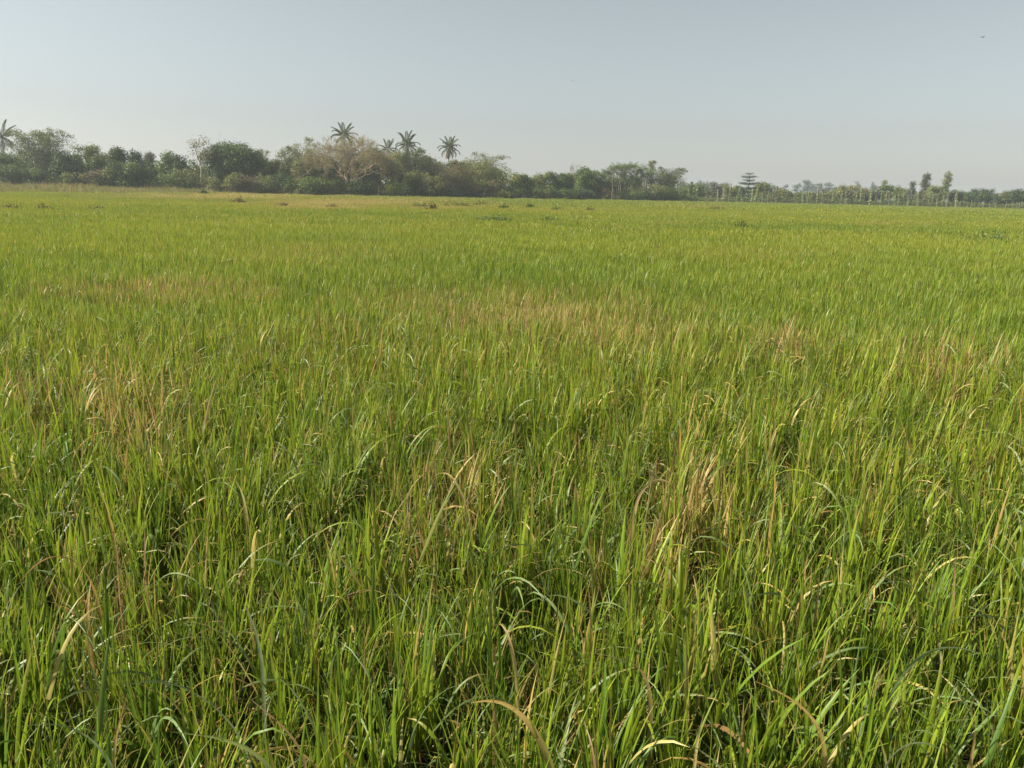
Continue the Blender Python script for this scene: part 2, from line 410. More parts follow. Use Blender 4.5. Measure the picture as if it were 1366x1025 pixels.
def crown_clumps(rng, mb, centres, rads, col, leaf, per, asp=.55, up_bias=.5, flat=.75, second=None):
    for c, r in zip(centres, rads):
        k = int(per * (r ** 2))
        u = rng.normal(size=(k, 3)); u /= np.linalg.norm(u, axis=1)[:, None]
        rr = r * rng.random(k) ** .42
        Pp = c + u * rr[:, None] * np.array([1, 1, flat]) + rng.normal(0, leaf * .5, (k, 3))
        Nn = u + rng.normal(0, .7, (k, 3)) + np.array([0, 0, up_bias])
        cc = np.asarray(col) * rng.uniform(.78, 1.25)
        if second is not None and rng.random() < .35: cc = np.asarray(second) * rng.uniform(.85, 1.15)
        mb.leaves(Pp, Nn, leaf * rng.uniform(.6, 1.4, k), asp, jit(cc, rng, k), rng)
def limb(rng, a, b, k=5, wob=.06):
    a = np.asarray(a, float); b = np.asarray(b, float); t = np.linspace(0, 1, k)[:, None]
    L_ = np.linalg.norm(b - a); pts = a + (b - a) * t
    pts[1:-1] += rng.normal(0, wob * L_, (k - 2, 3)); pts[:, 2] += (np.sin(t[:, 0] * np.pi) * .06 * L_); return pts
def broadleaf(root, seed, H, W, col, second=None, leaf=.34, base=.12, nclump=34, dens=170, shape='round', trunk_mat=None, lean=0., trunk_r=None, gap=0.):
    rng = np.random.default_rng(seed)
    tm = trunk_mat or M_BARK; tr = trunk_r or .018 * H + .05
    tb = MB(); th = H * (.62 if shape != 'column' else .9)
    top = np.array([lean * H, rng.normal(0, .03) * H, th])
    tp = limb(rng, (0, 0, -.3), top, 6, .025); tb.tube(tp, np.linspace(tr * 1.25, tr * .35, 6), 7)
    tb.build('trunk', tm, root, False, True)
    C, Rr = [], []
    cz = H * (base + (1 - base) * .5); hz = H * (1 - base) * .5
    for i in range(nclump):
        for _ in range(50):
            u = rng.uniform(-1, 1, 3); l = np.linalg.norm(u)
            if shape == 'column':
                u[2] = -1 + 2 * (i + rng.random()) / nclump; u[:2] *= .85 - .45 * u[2]; break
            if l > 1 or l < .35: continue
            if shape == 'cone' and math.hypot(u[0], u[1]) > (1 - u[2]) * .5 + .12: continue
            if shape == 'dome' and u[2] < -.55: continue
            break
        rc = W * .5 * rng.uniform(.26, .44) if shape not in ('column', 'cone') else W * .5 * rng.uniform(.42, .65)
        if shape == 'column': rc = W * .5 * rng.uniform(.28, .48)
        rc = min(rc, hz * .5)
        sx = W * .5 - rc * .8; sz = hz - rc * .6
        C.append(np.array([u[0] * sx + lean * H * (cz + u[2] * sz) / th, u[1] * sx * .9, cz + u[2] * sz])); Rr.append(rc)
    k_ = H / max(c[2] + r * .8 for c, r in zip(C, Rr)); C = [np.array([c[0], c[1], c[2] * k_]) for c in C]
    bb = MB()
    for c in C:
        zt = min(max(c[2] * .75 - .1 * H, H * .14), th * .98); j = np.interp(zt, tp[:, 2], np.arange(6)); i0 = int(j); f = j - i0
        st = tp[i0] * (1 - f) + tp[min(i0 + 1, 5)] * f
        bb.tube(limb(rng, st, c, 5, .05), np.linspace(tr * .38, .025, 5), 4)
        for _ in range(3):
            e = c + rng.normal(0, 1, 3) * W * .09; bb.tube(limb(rng, c, e, 3, .05), np.linspace(.03, .012, 3), 3)
    bb.build('branches', tm, root, False)
    mb = MB(); crown_clumps(rng, mb, C, Rr, col, leaf, dens / leaf * .3 * (1 - gap), second=second)
    # stray shoots that break the outline
    k = int(30 + W * 10); u = rng.normal(size=(k, 3)); u[:, 2] = np.abs(u[:, 2]); u /= np.linalg.norm(u, axis=1)[:, None]
    Ci = np.array(C)[rng.integers(0, len(C), k)]; Ri = np.array(Rr)[rng.integers(0, len(C), k)]
    mb.leaves(Ci + u * (Ri * rng.uniform(.85, 1.2, k))[:, None], rng.normal(size=(k, 3)), min(leaf, .3) * .9, .5, jit(col, rng, k), rng)
    mb.build('crown', M_LEAF, root)
def shrub(root, seed, H, W, col, second=None, leaf=.28, dens=200):
    rng = np.random.default_rng(seed); sb = MB(); C, Rr = [], []
    k = max(7, int(W * 2.6))
    for i in range(k):
        a = rng.random() * 6.283; r = W * .40 * math.sqrt(rng.random()); z = H * rng.uniform(.18, .78) * (1 - .3 * (r / (W * .5)) ** 2)
        c = np.array([r * math.cos(a), r * math.sin(a) * .8, z]); C.append(c); Rr.append(min(rng.uniform(.22, .34) * H, W * .3))
        sb.tube(limb(rng, (r * .2 * math.cos(a), r * .2 * math.sin(a), -.1), c, 4, .05), np.linspace(.05, .015, 4), 4)
    sb.build('stems', M_BARK, root, False)
    mb = MB(); crown_clumps(rng, mb, C, Rr, col, leaf, dens / leaf * .26, second=second, flat=.85); mb.build('foliage', M_LEAF, root)
def bamboo(root, seed, H, W, col, ncul=34, nleaf=110, second=None, sprigs=3, leaf=.42, culm=None):
    rng = np.random.default_rng(seed); cb = MB(); mb = MB()
    for i in range(ncul):
        a = rng.random() * 6.283; sp = rng.random() ** .6
        h = H * (rng.uniform(.62, .95) if i >= sprigs else rng.uniform(.97, 1.04)); out = W * .5 * sp
        b0 = np.array([math.cos(a), math.sin(a), 0]) * W * .10 * rng.random()
        t = np.linspace(0, 1, 9); droop = rng.uniform(.05, .22) * h * sp + (.03 * h)
        r = out * t ** 1.9; z = h * (np.sin(t * np.pi / 2 * .97) * 1.02) - droop * sstep(.7, 1, t)
        Pp = b0 + np.stack([r * math.cos(a), r * math.sin(a), z], -1)
        cb.tube(Pp, np.linspace(.045, .008, 9), 4)
        k = int((3.0 if i < sprigs else 1.9) * nleaf * rng.uniform(.7, 1.3)); tt = .12 + .88 * rng.random(k) ** .8
        base = np.stack([np.interp(tt, t, Pp[:, j]) for j in range(3)], -1)
        spread = (.14 if i >= sprigs else .05) * W * (1.12 - tt) + .24
        off = rng.normal(0, 1, (k, 3)) * spread[:, None] * np.array([1, 1, .6]); off[:, 2] -= .15
        cc = np.asarray(col if second is None or rng.random() > .4 else second) * rng.uniform(.8, 1.2)
        mb.leaves(base + off, rng.normal(size=(k, 3)) + np.array([0, 0, .4]), leaf * rng.uniform(.6, 1.3, k), .26, jit(cc, rng, k), rng)
    cb.build('culms', culm or M_CULM, root, False); mb.build('foliage', M_LEAF, root)
def bare_tree(root, seed, H, W, leafcol, nl=5, depth=5, mat=None, leafdens=1.0, r0=.26):
    rng = np.random.default_rng(seed); tb = MB(); bb = MB(); tips = []; mat = mat or M_TWIG
    th = H * .24; tp = limb(rng, (0, 0, -.3), (0.1, 0, th), 5, .03); tb.tube(tp, np.linspace(r0 * 1.3, r0, 5), 8); tb.build('trunk', mat, root, False, True)
    def grow(p, dr, L_, r, dep):
        q = p + dr * L_; bb.tube(limb(rng, p, q, 4, .07), np.maximum(np.linspace(r, r * .62, 4), .024), 5 if dep > 3 else 3)
        tips.append((q, dep))
        if dep <= 0: return
        for _ in range(3 if rng.random() < .7 else 2):
            nd = dr + rng.normal(0, .46, 3); nd[2] += .10 * (dep > 2) - .04; nd /= np.linalg.norm(nd)
            grow(q, nd, L_ * rng.uniform(.62, .86), r * .58, dep - 1)
    for i in range(nl):
        a = i / nl * 6.283 + rng.normal(0, .3); el = rng.uniform(.45, 1.15)
        dr = np.array([math.cos(a) * math.cos(el), math.sin(a) * math.cos(el), math.sin(el)])
        grow(tp[-1] - np.array([0, 0, rng.random() * th * .3]), dr, H * .25, r0 * .55, depth)
    # fit into the wanted size
    v = np.concatenate(bb.v); sx = W / (np.percentile(v[:, 0], 99) - np.percentile(v[:, 0], 1)); sz = (H - th) / max(np.percentile(v[:, 2], 99.5) - th, .1)
    def fit(a): a = a.copy(); a[:, :2] *= sx; a[:, 2] = np.where(a[:, 2] > th, th + (a[:, 2] - th) * sz, a[:, 2]); return a
    bb.v = [fit(a) for a in bb.v]; bb.build('branches', mat, root, False)
    T = fit(np.array([t_[0] for t_ in tips if t_[1] <= 1])); mb = MB()
    k = int(len(T) * 4 * leafdens); P_ = T[rng.integers(0, len(T), k)] + rng.normal(0, .3, (k, 3))
    cols = np.where(rng.random((k, 1)) < .6, np.asarray(leafcol), np.asarray(TAN)) * rng.uniform(.7, 1.3, (k, 1))
    mb.leaves(P_, rng.normal(size=(k, 3)), .18 * rng.uniform(.6, 1.3, k), .45, cols, rng); mb.build('crown', M_LEAF, root)

# coconut fronds: three mesh kinds shared by all palms
def frond_mesh(seed, L_, droop, col):
    rng = np.random.default_rng(seed); mb = MB(); n_ = 12; t = np.linspace(0, 1, n_)
    ang = -droop * t ** 1.4; ds = L_ / (n_ - 1)
    xx = np.concatenate([[0], np.cumsum(np.cos((ang[1:] + ang[:-1]) / 2) * ds)]); zz = np.concatenate([[0], np.cumsum(np.sin((ang[1:] + ang[:-1]) / 2) * ds)])
    Pp = np.stack([xx, 0 * xx, zz], -1); mb.tube(Pp, np.linspace(.07, .012, n_), 4); mb.c[0] = np.broadcast_to(np.array([.16, .15, .05]), mb.c[0].shape)
    k = 30
    for s in (-1, 1):
        tt = np.linspace(.14, .99, k); b = np.stack([np.interp(tt, t, Pp[:, j]) for j in range(3)], -1)
        ln = .95 * np.sin(np.pi * (tt * .86 + .10)) ** .7 * rng.uniform(.85, 1.1, k)
        dx = .35 + .5 * tt; dy = s * np.ones(k) * .9; dz = -.6 - .6 * rng.random(k)
        dd = np.stack([dx, dy, dz], -1); dd /= np.linalg.norm(dd, axis=1)[:, None]
        wv = np.array([.055, 0, .02]); tip = b + dd * ln[:, None]; mid = b + dd * ln[:, None] * .5 + np.array([0, 0, .05])
        V = np.stack([b - wv * .6, mid - wv, tip, mid + wv], 1).reshape(-1, 3)
        mb.add(V, np.arange(4 * k).reshape(-1, 4), np.repeat(jit(col, rng, k, .15, .06), 4, 0))
    v = np.concatenate(mb.v); q = np.concatenate(mb.q); c = np.concatenate(mb.c)
    return mesh_np('frond', v, q, c, None, M_PALM)
FRONDS = [frond_mesh(1, 3.9, .85, (.075, .095, .030)), frond_mesh(2, 4.1, 1.5, (.060, .085, .028)), frond_mesh(3, 3.9, 1.9, (.075, .085, .032)),
          frond_mesh(4, 3.0, 1.0, (.17, .125, .06))]
def nut_mesh():
    import bmesh
    bm = bmesh.new(); bmesh.ops.create_icosphere(bm, subdivisions=2, radius=.14, matrix=Matrix.Scale(1.25, 4, (0, 0, 1)))
    me = bpy.data.meshes.new('coconut'); bm.to_mesh(me); bm.free(); me.materials.append(M_CULM); return me
NUT = nut_mesh()
def coconut(root, seed, H, lean, nf=22, s=1.0, narrow=0., dead=3):
    rng = np.random.default_rng(seed); tb = MB(); t = np.linspace(0, 1, 9)
    Pp = np.stack([lean * t ** 1.6, .2 * np.sin(t * 3), H * t - .3 * (t == 0)], -1)
    tb.tube(Pp, .13 + .16 * np.exp(-t * 14) + .03 * (1 - t), 8); tb.build('trunk', M_PALE, root, False, True)
    tp = Pp[-1]
    for i in range(nf):
        f = i / (nf - 1); el = R(84 - 105 * f + rng.normal(0, 6)); az = i * 2.39996 + rng.normal(0, .2)
        o = link('frond', FRONDS[0 if f < .35 else 1 if f < .75 else 2], root)
        o.location = tp; o.rotation_euler = (0, -el, az * (1 - narrow)); o.scale = (s * .95,) * 3
    for i in range(dead):
        o = link('frond', FRONDS[3], root); o['label'] = 'brown withered frond hanging down'; o.location = tp - np.array([0, 0, .2]); o.rotation_euler = (0, R(48), rng.random() * 6.28); o.scale = (s,) * 3
    for i in range(6):
        o = link('coconut', NUT, root); a = rng.random() * 6.28; o.location = tp + np.array([.3 * math.cos(a), .3 * math.sin(a), -.35])
def areca(root, seed, H, col):
    rng = np.random.default_rng(seed); tb = MB(); t = np.linspace(0, 1, 6)
    Pp = np.stack([rng.normal(0, .25) * t ** 2, rng.normal(0, .2) * t ** 2, H * t - .2 * (t == 0)], -1)
    tb.tube(Pp, np.linspace(.10, .07, 6), 6); tb.build('trunk', M_POST, root, False, True)
    mb = MB()
    for i in range(14):
        az = i * 2.4 + rng.normal(0, .2); el = R(rng.uniform(-40, 88)); L_ = rng.uniform(1.5, 2.1); n_ = 7; tt = np.linspace(0, 1, n_)
        ang = el - .95 * tt ** 1.5; r = np.concatenate([[0], np.cumsum(np.cos(ang[1:]) * L_ / 6)]); z = np.concatenate([[0], np.cumsum(np.sin(ang[1:]) * L_ / 6)])
        P_ = Pp[-1] + np.stack([r * math.cos(az), r * math.sin(az), z], -1); s0 = len(mb.c); mb.tube(P_, np.linspace(.03, .01, n_), 3); mb.c[s0] = np.broadcast_to(np.array([.11, .13, .04]), mb.c[s0].shape)
        for sgn in (-1, 1):
            k = 10; ts = np.linspace(.15, 1, k); b = np.stack([np.interp(ts, tt, P_[:, j]) for j in range(3)], -1)
            sd = np.array([-math.sin(az) * sgn, math.cos(az) * sgn, -.35]); tip = b + (sd + np.array([math.cos(az), math.sin(az), 0]) * .5) * .62
            wv = np.array([math.cos(az), math.sin(az), .1]) * .07
            V = np.stack([b - wv, (b + tip) / 2 - wv, tip, (b + tip) / 2 + wv], 1).reshape(-1, 3); mb.add(V, np.arange(4 * k).reshape(-1, 4), np.repeat(jit(col, rng, k, .15), 4, 0))
    mb.build('crown', M_PALM, root)
def tiered(root, seed, H, W, col):
    rng = np.random.default_rng(seed); tb = MB(); tb.tube(limb(rng, (0, 0, -.3), (.1, 0, H * .98), 7, .006), np.linspace(.22, .04, 7), 7); tb.build('trunk', M_BARK, root, False, True)
    for z, wf in ((.97, .34), (.86, .70), (.74, .55), (.63, .95), (.48, 1.12), (.36, .8), (.22, .9)):
        lay = MB(); r = W * .5 * wf; nb = 9; z0 = H * z
        pts = []
        for i in range(nb):
            a = i / nb * 6.283 + rng.normal(0, .2); e = np.array([math.cos(a) * r, math.sin(a) * r, z0 + .12 * r + rng.normal(0, .06)])
            pts.append((np.array([0, 0, z0 - .12 * r]), e))
        k = int(130 * r * r + 50); sel = rng.integers(0, nb, k); f = .25 + .8 * rng.random(k) ** .7
        A = np.array([p[0] for p in pts])[sel]; B = np.array([p[1] for p in pts])[sel]
        Pq = A + (B - A) * f[:, None] + rng.normal(0, 1, (k, 3)) * np.array([.35, .35, .17])
        bb = MB()
        for a_, b_ in pts: bb.tube(limb(rng, a_, b_, 3, .03), np.linspace(.05, .015, 3), 3)
        lay.leaves(Pq, rng.normal(0, .5, (k, 3)) + np.array([0, 0, 1.2]), .30, .5, jit(col, rng, k), rng)
        o = lay.build('foliage_layer', M_LEAF, root); bb.build('branches', M_BARK, o, False)

# ------------------------------------------------------------------ the tree line
seed_n = [1000]
def base_at(px, D):
    d = ray(px, horizon_y(px)); p = Vector((d.x / d.y * D, D, 0)); p.z = float(gz(p.x, p.y)); return p
def top_z(px, py, D): return on_depth(px, py, D).z
def plant(kind, name, label, cat, px, wpx, ytop, off, group=None, **kw):
    D = edge(px) + off; b = base_at(px, D); H = top_z(px, ytop, D) - b.z; W = wpx / F * D * (1.05 + .25 * (kind == 'tree' and wpx < 32 and kw.get('shape') != 'column'))
    root = empty(name, b); tag(root, label, cat, group); seed_n[0] += 1
    kw.setdefault('seed', seed_n[0])
    if kind == 'tree': broadleaf(root, H=H, W=W, **kw)
    elif kind == 'shrub': shrub(root, H=H, W=W, **kw)
    elif kind == 'bamboo': bamboo(root, H=H, W=W, **kw)
    elif kind == 'bare': bare_tree(root, H=H, W=W, **kw)
    elif kind == 'coconut': kw.pop('W', None); coconut(root, H=H, **kw)
    elif kind == 'areca': areca(root, H=H, **kw)
    elif kind == 'tiered': tiered(root, H=H, W=W, **kw)
    return root
T = plant
# far left
T('coconut', 'coconut_palm', 'tall coconut palm rising over the bamboo at the far end of the grassy bank', 'palm', 8, 0, 183, 22, lean=.3, nf=15, s=1.0)
T('tree', 'broadleaf_tree', 'hazy round tree under the coconut palm beside the bank', 'tree', -6, 60, 199, 10, col=MIDG)
T('tree', 'broadleaf_tree', 'tree closing the treeline past the lone coconut palm', 'tree', -55, 60, 196, 8, col=DKG)
T('bamboo', 'bamboo_clump', 'large feathery bamboo clump next to the lone coconut palm', 'bamboo', 60, 82, 172, 10, col=(.065, .095, .035), second=PALE, ncul=52, nleaf=130, sprigs=12)
T('tree', 'broadleaf_tree', 'dark low tree in front of the feathery bamboo', 'tree', 88, 42, 203, 5, col=DKG, base=.1)
T('shrub', 'shrub', 'dark green shrub at the foot of the feathery bamboo', 'shrub', 38, 46, 219, 3, col=DKG, second=MIDG)
T('shrub', 'shrub', 'pale green bush on the bank below the feathery bamboo', 'shrub', 12, 40, 214, 4, col=MIDG, second=PALE)
T('tree', 'broadleaf_tree', 'rounded yellow green tree between the bamboo and the dark conical tree', 'tree', 122, 44, 190, 8, col=MIDG, second=YEL, nclump=30)
T('shrub', 'shrub', 'yellowish bush under the rounded yellow green tree', 'shrub', 98, 34, 226, 2, col=DKG, second=YEL)
T('shrub', 'shrub', 'dusty olive bush right under the yellow green tree', 'shrub', 132, 36, 222, 3, col=OLIVE, second=BROWN)
T('tree', 'broadleaf_tree', 'narrow dark tree behind the dense bank bush', 'tree', 160, 30, 194, 12, col=DKG, shape='cone')
T('tree', 'broadleaf_tree', 'small pointed dark tree behind the dense bank bush', 'tree', 183, 24, 199, 12, col=BLUEG, shape='cone')
T('tree', 'broadleaf_tree', 'dense round bush like tree standing on the grassy bank', 'tree', 172, 62, 212, 3, col=MIDG, second=DKG, base=.04, nclump=34)
T('tree', 'broadleaf_tree', 'greyish hazy tree set back behind the pale stemmed shrubs', 'tree', 203, 22, 202, 30, col=GREY)
T('tree', 'broadleaf_tree', 'small upright tree between the greyish tree and the pale trunked tree', 'tree', 227, 26, 200, 14, col=MIDG)
T('tree', 'broadleaf_tree', 'dark small tree close beside the pale trunked tree', 'tree', 243, 20, 206, 10, col=DKG)
T('shrub', 'shrub', 'light green spreading bush at the end of the grassy bank', 'shrub', 217, 46, 229, 2, col=MIDG, second=YEL)
T('shrub', 'shrub', 'green bush under the pale trunked tree', 'shrub', 246, 40, 222, 4, col=MIDG, second=OLIVE)
T('tree', 'pale_trunk_tree', 'sparse tree with a bare pale trunk beside the great dark tree', 'tree', 270, 42, 180, 6, col=OLIVE, second=BROWN, trunk_mat=M_PALE, base=.42, nclump=14, dens=26, leaf=.26, trunk_r=.17)
T('shrub', 'shrub', 'brownish scrub at the foot of the pale trunked tree', 'shrub', 277, 34, 226, 3, col=OLIVE, second=BROWN)
T('tree', 'broadleaf_tree', 'great dense dark green dome shaped tree next to the pale trunked tree', 'tree', 312, 86, 186, 10, col=DKG, second=MIDG, nclump=46, base=.10, dens=180)
T('shrub', 'shrub', 'dusty brown green shrub under the great dark dome tree', 'shrub', 320, 44, 228, 2, col=OLIVE, second=BROWN)
T('bamboo', 'bamboo_clump', 'slender bamboo spray just past the great dark dome tree', 'bamboo', 353, 36, 199, 12, col=PALE, ncul=14, nleaf=90, sprigs=3)
T('tree', 'broadleaf_tree', 'rough dark tree between two slender bamboo sprays', 'tree', 374, 40, 212, 10, col=DKG, second=OLIVE)
T('bamboo', 'bamboo_clump', 'middle slender bamboo spray between two dark rough trees', 'bamboo', 385, 30, 191, 16, col=PALE, ncul=13, nleaf=90, sprigs=3)
T('bamboo', 'bamboo_clump', 'tallest slender bamboo spray near the bare spreading tree', 'bamboo', 408, 34, 182, 16, col=PALE, ncul=13, nleaf=90, sprigs=3)
T('tree', 'broadleaf_tree', 'rough dark tree at the shoulder of the bare spreading tree', 'tree', 404, 44, 210, 9, col=OLIVE, second=DKG)
for i, (px, wp, yt, c1, lb) in enumerate([(352, 34, 230, PALE, 'pale feathery bush past the great dark dome tree'), (382, 38, 226, MIDG, 'bright green bush under the middle bamboo spray'),
        (412, 40, 232, MIDG, 'leafy green bush near the bare tree, below the tallest bamboo spray'), (438, 38, 230, YEL, 'bright leafy bush under the edge of the bare spreading tree')]):
    T('shrub', 'shrub', lb, 'shrub', px, wp, yt, 2 + i % 2, col=c1, second=DKG if i % 2 else MIDG)
T('bare', 'spreading_tree', 'nearly bare tan tree with wide spreading twiggy branches', 'tree', 465, 112, 182, 7, leafcol=YEL, nl=10, depth=6, leafdens=.9, r0=.2)
T('tree', 'broadleaf_tree', 'dark tree behind the bare spreading tree', 'tree', 455, 74, 205, 17, col=OLIVE, second=DKG, gap=.1)
T('tree', 'broadleaf_tree', 'shaded tree filling the gap between the bare tree and the palms', 'tree', 503, 50, 196, 14, col=DKG, second=OLIVE)
T('coconut', 'coconut_palm', 'tallest coconut palm standing up behind the bare spreading tree', 'palm', 459, 0, 181, 30, lean=.3, nf=19, s=.92, dead=1)
T('coconut', 'coconut_palm', 'short coconut palm with upright fronds half hidden in foliage', 'palm', 517, 0, 200, 26, lean=.2, nf=12, s=.8, dead=0)
T('coconut', 'coconut_palm', 'coconut palm above the green bamboo, between two other palms', 'palm', 545, 0, 193, 28, lean=-.3, nf=20, s=.95)
T('coconut', 'coconut_palm', 'coconut palm above brown bamboo, nearest the open sky gap', 'palm', 597, 0, 197, 27, lean=.4, nf=20, s=.85, dead=5)
T('bamboo', 'bamboo_clump', 'dense green bamboo clump below the middle coconut palms', 'bamboo', 550, 62, 195, 11, col=(.085, .105, .035), second=OLIVE, ncul=46, nleaf=125)
T('tree', 'broadleaf_tree', 'dark round tree tucked between two coconut palms', 'tree', 576, 30, 206, 14, col=DKG)
T('tree', 'broadleaf_tree', 'green tree with layered pale branches below the palms', 'tree', 556, 52, 226, 4, col=MIDG, second=OLIVE, trunk_mat=M_TWIG)
T('shrub', 'shrub', 'rounded light green bush in the shade before the palms', 'shrub', 524, 36, 240, 1, col=MIDG, second=YEL)
T('shrub', 'shrub', 'shadowed dark shrub under the bare spreading tree', 'shrub', 484, 46, 234, 2, col=DKG)
T('shrub', 'shrub', 'shadowed shrub between the light bush and the brown bamboo', 'shrub', 577, 50, 234, 2, col=DKG, second=OLIVE)
T('bamboo', 'bamboo_clump', 'dry brown bamboo clump under the palm by the sky gap', 'bamboo', 607, 66, 214, 5, col=BROWN, second=OLIVE, ncul=48, nleaf=110, culm=M_TWIG)
T('bamboo', 'bamboo_clump', 'tall arching pale bamboo clump at the end of the palm grove', 'bamboo', 645, 74, 203, 10, col=OLIVE, second=PALE, ncul=44, nleaf=110, sprigs=4)
T('shrub', 'shrub', 'dark brush under the tall arching pale bamboo', 'shrub', 640, 52, 236, 2, col=OLIVE, second=BROWN)
T('shrub', 'shrub', 'low bright bush at the foot of the arching pale bamboo', 'shrub', 671, 26, 252, 0, col=YEL, second=MIDG)
# second row, seen between the crowns of the first
for i, (px, wp, yt, c1, lb) in enumerate([(28, 44, 203, MIDG, 'tree filling the gap between the lone coconut palm and the feathery bamboo'), (104, 40, 206, MIDG, 'tree behind the gap after the feathery bamboo'),
        (144, 38, 203, OLIVE, 'olive tree behind the yellow green tree'), (200, 40, 213, DKG, 'dark tree behind the light green spreading bush'), (256, 40, 212, MIDG, 'tree behind the bare pale trunk'),
        (346, 44, 210, DKG, 'dark tree behind the first slender bamboo spray'), (366, 40, 213, MIDG, 'green tree behind the rough dark trees'), (394, 42, 206, OLIVE, 'olive tree behind the middle bamboo spray'),
        (426, 46, 203, OLIVE, 'olive tree behind the shoulder of the bare spreading tree'), (492, 50, 198, OLIVE, 'olive tree behind the palm side of the bare spreading tree'), (527, 44, 201, MIDG, 'green tree under the short coconut palm'),
        (572, 50, 208, OLIVE, 'olive tree below the gap between two tall coconut palms'), (612, 44, 212, DKG, 'dark tree behind the dry brown bamboo'), (632, 40, 216, OLIVE, 'olive tree behind the arching pale bamboo'),
        (660, 36, 222, MIDG, 'green tree behind the outer canes of the arching bamboo'), (708, 50, 233, MIDG, 'green tree behind the low rounded tree'), (760, 50, 230, OLIVE, 'olive tree below the leafless grey treetop')]):
    T('tree', 'broadleaf_tree', lb, 'tree', px, wp, yt, 17 + (i % 3) * 3, col=c1, second=MIDG if c1 is not MIDG else YEL, base=.08)
# beyond the bamboo
for px, wp, yt, of, c1, c2, lb in [
    (693, 34, 231, 8, MIDG, OLIVE, 'low rounded tree just past the arching pale bamboo'), (712, 36, 236, 4, OLIVE, MIDG, 'shrubby tree next to the low rounded tree'),
    (730, 44, 228, 8, MIDG, GREY, 'broad even topped tree before the bare grey treetop'), (752, 34, 231, 6, DKG, OLIVE, 'dark rounded tree under the bare grey treetop'),
    (781, 40, 221, 9, MIDG, DKG, 'domed tree between the bare grey treetop and the slim palms'), (800, 30, 236, 5, BLUEG, MIDG, 'bluish green tree at the foot of the domed tree')]:
    T('tree', 'broadleaf_tree', lb, 'tree', px, wp, yt, of, col=c1, second=c2, base=.08)
T('bare', 'bare_tree', 'leafless grey treetop showing above the rounded trees', 'tree', 764, 22, 218, 26, leafcol=GREY, nl=5, depth=4, leafdens=.2, r0=.16)
for px, wp, yt, lb, c1 in [(716, 34, 246, 'low round bush with pale leaves under the broad tree', OLIVE), (690, 30, 250, 'low dark brush at the bamboo end of the second tree group', DKG),
                       (752, 40, 248, 'low dark scrub under the dark rounded tree', DKG), (781, 34, 250, 'blue green scrub under the domed tree', BLUEG), (812, 30, 248, 'dusty brown scrub under the slim palms', BROWN),
                       (846, 36, 248, 'dense green bush under the slim palm stand', MIDG), (876, 34, 244, 'pale green bush at the foot of the last bamboo', PALE), (900, 44, 250, 'dark hedge bush ending the last bamboo', MIDG)]:
    T('shrub', 'shrub', lb, 'shrub', px, wp, yt, 1, col=c1, second=MIDG)
rs = np.random.default_rng(9)
for i in range(34):
    px = 796 + (i * 2.07) % 71 + rs.normal(0, 1.2); yt = 233 - 8 * math.sin((px - 796) / 76 * math.pi) + rs.uniform(-3, 4) + (9 if i % 3 == 0 else 0)
    T('areca', 'slim_palm', 'slim straight palm with small tufted crown in the dense palm stand', 'palm', px, 0, yt, 5 + rs.uniform(0, 9), group='slim palms in the stand', col=(.125, .165, .034))
T('tree', 'broadleaf_tree', 'dark tree standing behind the slim palm stand', 'tree', 832, 60, 232, 20, col=DKG)
T('bamboo', 'bamboo_clump', 'last bamboo clump, rising beside the slim palm stand', 'bamboo', 887, 54, 221, 8, col=(.07, .09, .035), second=OLIVE, ncul=44, nleaf=130)
T('bamboo', 'bamboo_clump', 'single tall bamboo plume between the slim palms and the last bamboo', 'bamboo', 867, 16, 212, 12, col=OLIVE, ncul=5, nleaf=130, sprigs=3)
# thinner far side
for px, wp, yt, of, c1, lb in [(930, 36, 243, 30, MIDG, 'pale hazy tree past the last bamboo'), (955, 34, 242, 34, GREY, 'grey green hazy tree behind the upright plants'),
        (978, 30, 246, 22, MIDG, 'small hazy tree before the tiered tree'), (1016, 32, 242, 25, MIDG, 'rounded light tree next to the tiered tree'),
        (1045, 36, 251, 12, OLIVE, 'low spreading scrubby tree beyond the tiered tree'), (1075, 34, 255, 9, OLIVE, 'dull low tree under the far bluish trees'),
        (1132, 50, 246, 14, TAN, 'wide tan leaved tree standing alone in the hedge'), (1104, 34, 254, 10, OLIVE, 'low olive tree beside the wide tan tree'),
        (1178, 18, 240, 16, MIDG, 'slender rounded tree past the wide tan tree'), (1199, 24, 247, 14, MIDG, 'small bushy tree beside the slender rounded tree'),
        (1158, 24, 251, 18, GREY, 'small grey tree between the tan tree and the slender tree')]:
    T('tree', 'broadleaf_tree', lb, 'tree', px, wp, yt, of, col=c1, second=OLIVE, base=.1, leaf=.42, nclump=24, dens=150)
T('tiered', 'tiered_tree', 'lone tree with flat tiered horizontal layers of foliage', 'tree', 997, 25, 231, 14, col=(.045, .065, .028))
T('tree', 'broadleaf_tree', 'pointed greyish tree beside the two tall columns of foliage', 'tree', 1214, 11, 241, 10, col=GREY, shape='cone', leaf=.35)
T('tree', 'tall_tree', 'tall ragged column shaped tree, the greyer of the tall pair', 'tree', 1228, 17, 230, 12, col=(.065, .085, .035), second=GREY, shape='column', base=.2, nclump=28, leaf=.32, lean=.08, gap=.1)
T('tree', 'tall_tree', 'tallest pale green ragged tree of the pair, leaning a little', 'tree', 1255, 16, 228, 12, col=PALE, second=MIDG, shape='column', base=.25, nclump=26, leaf=.32, lean=.10, gap=.1)
T('tree', 'broadleaf_tree', 'bushy pale tree at the foot of the tall pair', 'tree', 1243, 26, 247, 9, col=PALE, second=OLIVE, base=.1, leaf=.38)
